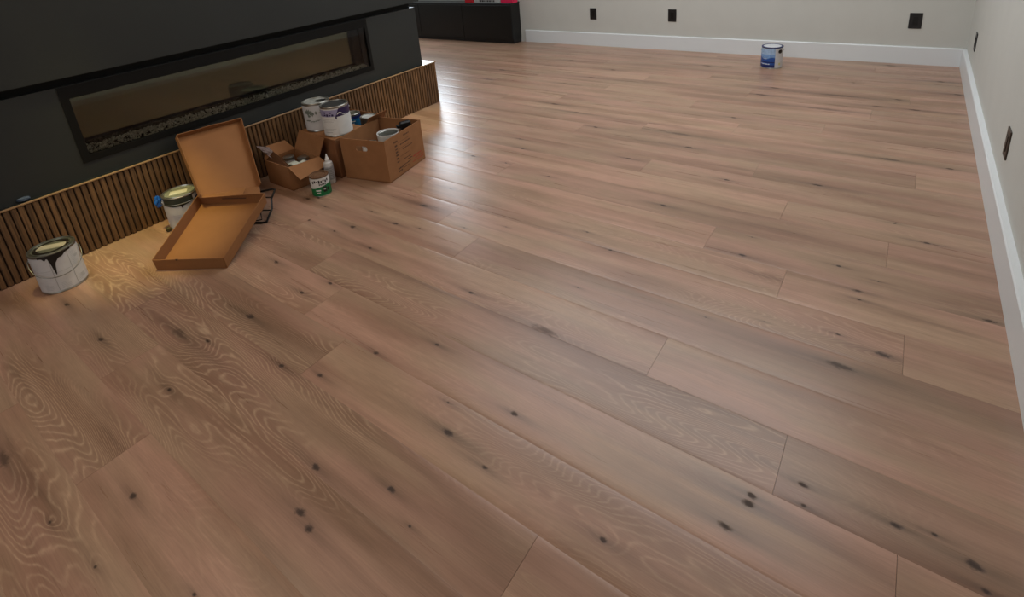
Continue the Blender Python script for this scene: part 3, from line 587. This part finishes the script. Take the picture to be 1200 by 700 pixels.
# contents of the big box
t = thing('paint_tub', 'open white tub with grey paint skin inside the large box', 'paint tub', (-2.882, -3.437, .0075)); r, h = .068, .226
obj('body', lathe([(0, 0), (r - .012, 0), (r - .01, .002), (r - .002, h - .02), (r, h - .018), (r, h), (r - .0035, h), (r - .0045, h - .012)], 40), M_white, t, True)
obj('paint_skin', lathe([(r - .0045, h - .008), (r * .6, h - .011), (0, h - .009)], 40), M_sludge, t, True)
obj('rim_smear', lathe([(r - .0046, h - .0065), (r - .009, h - .0072), (r - .011, h - .009)], 40), M_tin, t, True)
t = thing('paint_can', 'small can with pale lid low in the large box beside the hand hole', 'paint can', (-2.875, -3.592, .0075)); r, h = .045, .216
can_body(t, r, h, m_body=M_white, m_lid=M_white)
t = thing('spray_trigger', 'black trigger sprayer sticking up at the far side of the large box', 'sprayer', (-2.818, -3.340, .0075), 1.15)
obj('bottle', lathe([(0, 0), (.03, 0), (.032, .004), (.032, .15), (.014, .19), (.012, .205), (0, .205)], 24), M_white2, t, True)
obj('collar', lathe([(.0155, .195), (.0165, .197), (.0165, .222), (.012, .225), (0, .225)], 20), M_wire, t, True)
b = bx(-.042, .030, -.016, .016, .222, .276, bev=.008); obj('head', b, M_wire, t)
b = bx(-.062, -.041, -.010, .010, .240, .262, bev=.003); obj('nozzle', b, M_wire, t)
b = bmesh.new(); quad(b, [(-.03, -.006, .226), (-.018, -.006, .226), (-.034, -.006, .186), (-.042, -.006, .19)], -.012); obj('trigger', b, M_wire, t)

# ---------------------------------------------------------------- second box (behind, half closed) with cans on it
t = thing('cardboard_box', 'half closed cardboard box under the two stacked gallon cans', 'box', (-3.27, -3.48, 0)); O = Vector((-3.27, -3.48, 0))
A, B_, C_, D_ = (-3.055, -3.700), (-3.412, -3.694), (-3.470, -3.255), (-3.118, -3.246); H2_ = .247
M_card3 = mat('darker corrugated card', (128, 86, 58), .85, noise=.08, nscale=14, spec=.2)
obj('bottom', qd([V3(p, .006) - O for p in (A, D_, C_, B_)], .004), M_card_in, t)
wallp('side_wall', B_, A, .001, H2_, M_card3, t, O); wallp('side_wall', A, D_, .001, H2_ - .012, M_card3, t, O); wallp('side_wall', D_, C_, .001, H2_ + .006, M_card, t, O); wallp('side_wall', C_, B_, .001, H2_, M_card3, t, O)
mA, mB = (-3.088, -3.455), (-3.444, -3.465)
obj('closed_flap', qd([V3(A, H2_ + .0035) - O, V3(mA, H2_ + .0035) - O, V3(mB, H2_ + .0035) - O, V3(B_, H2_ + .0035) - O], .0035), M_card, t)
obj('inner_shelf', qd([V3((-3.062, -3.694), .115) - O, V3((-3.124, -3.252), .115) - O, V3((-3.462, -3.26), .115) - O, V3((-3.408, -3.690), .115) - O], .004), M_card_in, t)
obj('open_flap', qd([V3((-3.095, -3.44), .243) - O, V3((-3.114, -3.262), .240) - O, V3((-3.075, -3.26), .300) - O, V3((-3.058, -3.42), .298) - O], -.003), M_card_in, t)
# purple can
t = thing('paint_can', 'gallon can with purple band and white paper label, on the half closed box', 'paint can', (-3.141, -3.597, H2_ + .0045)); r, h = .0835, .187
l = can_body(t, r, h, m_lid=mat('charcoal lid', (52, 53, 52), .45, noise=.2, nscale=30)); F = -34
obj('label', arcpatch(r, 0, 360, (.008, h - .012), 60, .0005), M_white, t, True)
obj('label_violet_band', arcpatch(r, F - 100, F + 110, lambda u: (.128, h - .018), 40, .0010), M_violet, t, True)
obj('label_purple_band', arcpatch(r, F - 4, F + 118, lambda u: (.112, h - .0125 - .05 * max(0, 1 - u * 7)), 40, .0014), M_purple, t, True)
obj('paper_label', arcpatch(r, F + 2, F + 112, lambda u: (.010, .124 + .006 * u), 30, .0018), M_white, t, True)
lines(t, r, [(F - 62 + 11 * k, F - 54 + 11 * k, .131 + .002 * (k % 2), .141 + .002 * (k % 3)) for k in range(5)] + [(F - 50, F - 44, .148, .158), (F - 24, F - 18, .148, .156)], M_purple, 'script')
obj('white_swirl', arcpatch(r, F + 4, F + 46, lambda u: (.136 + .008 * sin(u * 6), .141 + .010 * sin(u * 6)), 20, .0022), M_white, t, True)
lines(t, r, [(F - 62, F - 6, .112, .1135), (F - 62, F - 10, .102, .1032), (F - 62, F - 14, .094, .095), (F - 62, F - 8, .05, .0512), (F - 62, F - 20, .04, .041), (F - 60, F - 26, .028, .030)], M_grey, 'fine_print')
lines(t, r, [(F + 56, F + 68, .018, .036)], M_grey, 'code_patch')
bail(t, r, h, F + 92, .0, .004)
# white can behind it
t = thing('paint_can', 'gallon can with grey blotched white label, behind the purple banded can', 'paint can', (-3.338, -3.590, H2_ + .0045)); r, h = .083, .180
l = can_body(t, r, h, m_lid=mat('speckled lid', (150, 152, 146), .45, noise=.3, nscale=30)); F = -32
obj('label', arcpatch(r, 0, 360, (.008, h - .012), 60, .0005), M_white2, t, True)
rr = random.Random(14)
for a, z, w, hh in ((-56, .128, 30, .024), (-34, .118, 18, .020), (-46, .104, 14, .012), (-12, .122, 9, .014), (-60, .075, 26, .006), (-40, .068, 30, .004), (-16, .073, 22, .0035)):
    obj('blotch', arcpatch(r, F + a, F + a + w, lambda u: (z - hh * sin(pi * u) ** .5 * (.7 + .3 * sin(17 * u + a)), z + hh * sin(pi * u) ** .5 * (.7 + .3 * sin(23 * u + z * 90))), 16, .0013), mat('grey green blotch', (112, 120, 112), .5, noise=.3, nscale=60), t, True)
lines(t, r, [(F - 60, F + 10, .066, .0672), (F - 58, F + 4, .058, .0588)], M_grey2, 'fine_print')
b = lathe([(.034, h - .0024), (0, h - .0020)], 24); bmesh.ops.translate(b, verts=b.verts, vec=(.026, .022, 0)); obj('paint_spot', b, M_drip, l)
# quart cans inside the half closed box
t = thing('paint_can', 'small teal blue can inside the half closed box', 'paint can', (-3.345, -3.335, .1155)); r, h = .053, .150
can_body(t, r, h, m_lid=M_tin2); obj('label', arcpatch(r, 0, 360, (.008, h - .014), 40, .0006), M_teal, t, True)
lines(t, r, [(-60, -20, .10, .106), (-55, -30, .085, .09)], M_white, 'print'); obj('dark_band', arcpatch(r, 0, 360, (h - .030, h - .013), 40, .0012), M_navy, t, True)
t = thing('paint_can', 'small can with bright silver lid inside the half closed box', 'paint can', (-3.190, -3.325, .1155)); r, h = .055, .145
can_body(t, r, h, m_lid=mat('bright lid', (214, 216, 212), .35, metal=.3))

# ---------------------------------------------------------------- small box with open flaps
t = thing('cardboard_box', 'small cardboard box with flaps spread open beside the leaning mailer lid', 'box', (-3.3, -3.85, 0)); O = Vector((-3.3, -3.85, 0))
N_, R_, Bk, L_ = (-3.185, -3.950), (-3.150, -3.762), (-3.432, -3.742), (-3.440, -3.945); HS = .150
obj('bottom', qd([V3(p, .006) - O for p in (N_, R_, Bk, L_)], .004), M_card_in, t)
for a, b in ((L_, N_), (N_, R_), (R_, Bk), (Bk, L_)): wallp('side_wall', a, b, .001, HS, M_card, t, O)
def fl(name, pts, th=.0035): return obj(name, qd([Vector(p) - O for p in pts], th), M_card, t)
fl('flap', [(*N_, HS), (*R_, HS), (-3.095, -3.745, .100), (-3.072, -3.955, .097)])
fl('flap', [(*R_, HS), (*Bk, HS), (-3.393, -3.708, .268), (-3.103, -3.735, .268)], -.0035)
fl('flap', [(*Bk, HS), (*L_, HS), (-3.500, -3.885, .207), (-3.484, -3.765, .205)], -.0035)
bm = bmesh.new(); rr = random.Random(6); G = []
c4 = [Vector(p) for p in ((-3.522, -3.935, .224), (-3.460, -3.885, .206), (-3.352, -3.900, .162), (-3.372, -3.930, .165))]
for i in range(9):
    row = []
    for j in range(5):
        a = c4[0].lerp(c4[3], i / 8); b = c4[1].lerp(c4[2], i / 8); p = a.lerp(b, j / 4)
        row.append(bm.verts.new(p + Vector((rr.uniform(-.004, .004), rr.uniform(-.004, .004), rr.uniform(-.006, .006)))))
    G.append(row)
for i in range(8):
    for j in range(4): bm.faces.new([G[i][j], G[i + 1][j], G[i + 1][j + 1], G[i][j + 1]])
bmesh.ops.solidify(bm, geom=bm.faces[:], thickness=.002)
o = obj('plastic_film', bm, M_bag); tag(o, 'cloudy plastic film poking out at the left of the small box', 'plastic film')
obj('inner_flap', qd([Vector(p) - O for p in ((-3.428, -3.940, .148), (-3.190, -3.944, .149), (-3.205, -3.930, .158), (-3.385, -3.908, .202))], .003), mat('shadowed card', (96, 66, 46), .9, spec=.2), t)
t = thing('folded_paper', 'pale mint folded paper sheets lying in the small box', 'paper', (-3.30, -3.85, .0))
for i, (x, y, z, a, w, d) in enumerate(((.012, -.030, .122, 28, .13, .05), (.045, -.012, .114, 15, .12, .055), (.085, .022, .124, 55, .09, .05))):
    b = bmesh.new(); bmesh.ops.create_grid(b, x_segments=10, y_segments=6, size=.5)
    for v in b.verts: v.co = Vector((v.co.x * w, v.co.y * d, .008 * sin(v.co.x * 9 + i) + .006 * cos(v.co.y * 11)))
    bmesh.ops.solidify(b, geom=b.faces[:], thickness=.003)
    bmesh.ops.rotate(b, verts=b.verts, cent=(0, 0, 0), matrix=Matrix.Rotation(R(a), 3, 'Z')); bmesh.ops.translate(b, verts=b.verts, vec=(x, y, z)); obj('sheet', b, M_mint, t, True)
for x, y, lab in ((-3.385, -3.82, 'small white jar with metal lid at the left inside the small box'), (-3.29, -3.782, 'small white jar with metal lid at the back inside the small box')):
    t = thing('jar', lab, 'jar', (x, y, .0075)); obj('body', lathe([(0, 0), (.03, 0), (.032, .003), (.032, .115), (0, .115)], 24), M_white2, t, True); obj('lid', lathe([(.0325, .108), (.034, .110), (.034, .125), (.030, .127), (0, .126)], 24), M_tin, t, True)

# glue bottle
t = thing('glue_bottle', 'white squeeze bottle with a pointed nozzle in front of the boxes', 'bottle', (-3.068, -3.765, .0004))
obj('body', lathe([(0, 0), (.025, 0), (.027, .004), (.027, .120), (.024, .132), (.012, .140), (.011, .142), (0, .142)], 28), mat('translucent grey white plastic', (196, 194, 192), .4), t, True)
obj('nozzle', lathe([(.0135, .141), (.0135, .152), (.010, .155), (.004, .178), (.003, .185), (0, .185)], 20), M_white, t, True)
obj('label', arcpatch(.027, 0, 360, (.025, .110), 28, .0006), mat('grey label', (164, 164, 168), .5), t, True)
lines(t, .027, [(-80, 10, .03 + .011 * k, .036 + .011 * k) for k in range(7)], M_grey, 'print')

# green quart can
t = thing('paint_can', 'small green and white can with brown crusted lid before the small box', 'paint can', (-2.995, -3.885, .0004)); r, h = .0525, .122; F = -32
can_body(t, r, h, m_rim=M_rust, m_lid=M_rust)
obj('label', arcpatch(r, 0, 360, (.006, h - .010), 48, .0005), M_white, t, True)
obj('label_green_band', arcpatch(r, 0, 360, lambda u: (.006, .062 + .012 * sin(2 * pi * u + .5)), 48, .0010), M_green, t, True)
lines(t, r, [(F - 50 + 13 * k, F - 41 + 13 * k, .083 + .005 * (k % 3), .098 + .004 * (k % 2)) for k in range(8)] + [(F - 10 + 9 * k, F - 4 + 9 * k, .07, .08) for k in range(5)], M_drip, 'floral_print')
lines(t, r, [(F + 10, F + 32, .026, .058), (F + 36, F + 50, .03, .05)], M_drip, 'dark_print'); lines(t, r, [(F - 34, F - 4, .036, .044), (F - 30, F - 8, .024, .029), (F + 14, F + 26, .04, .05)], M_white, 'white_print')
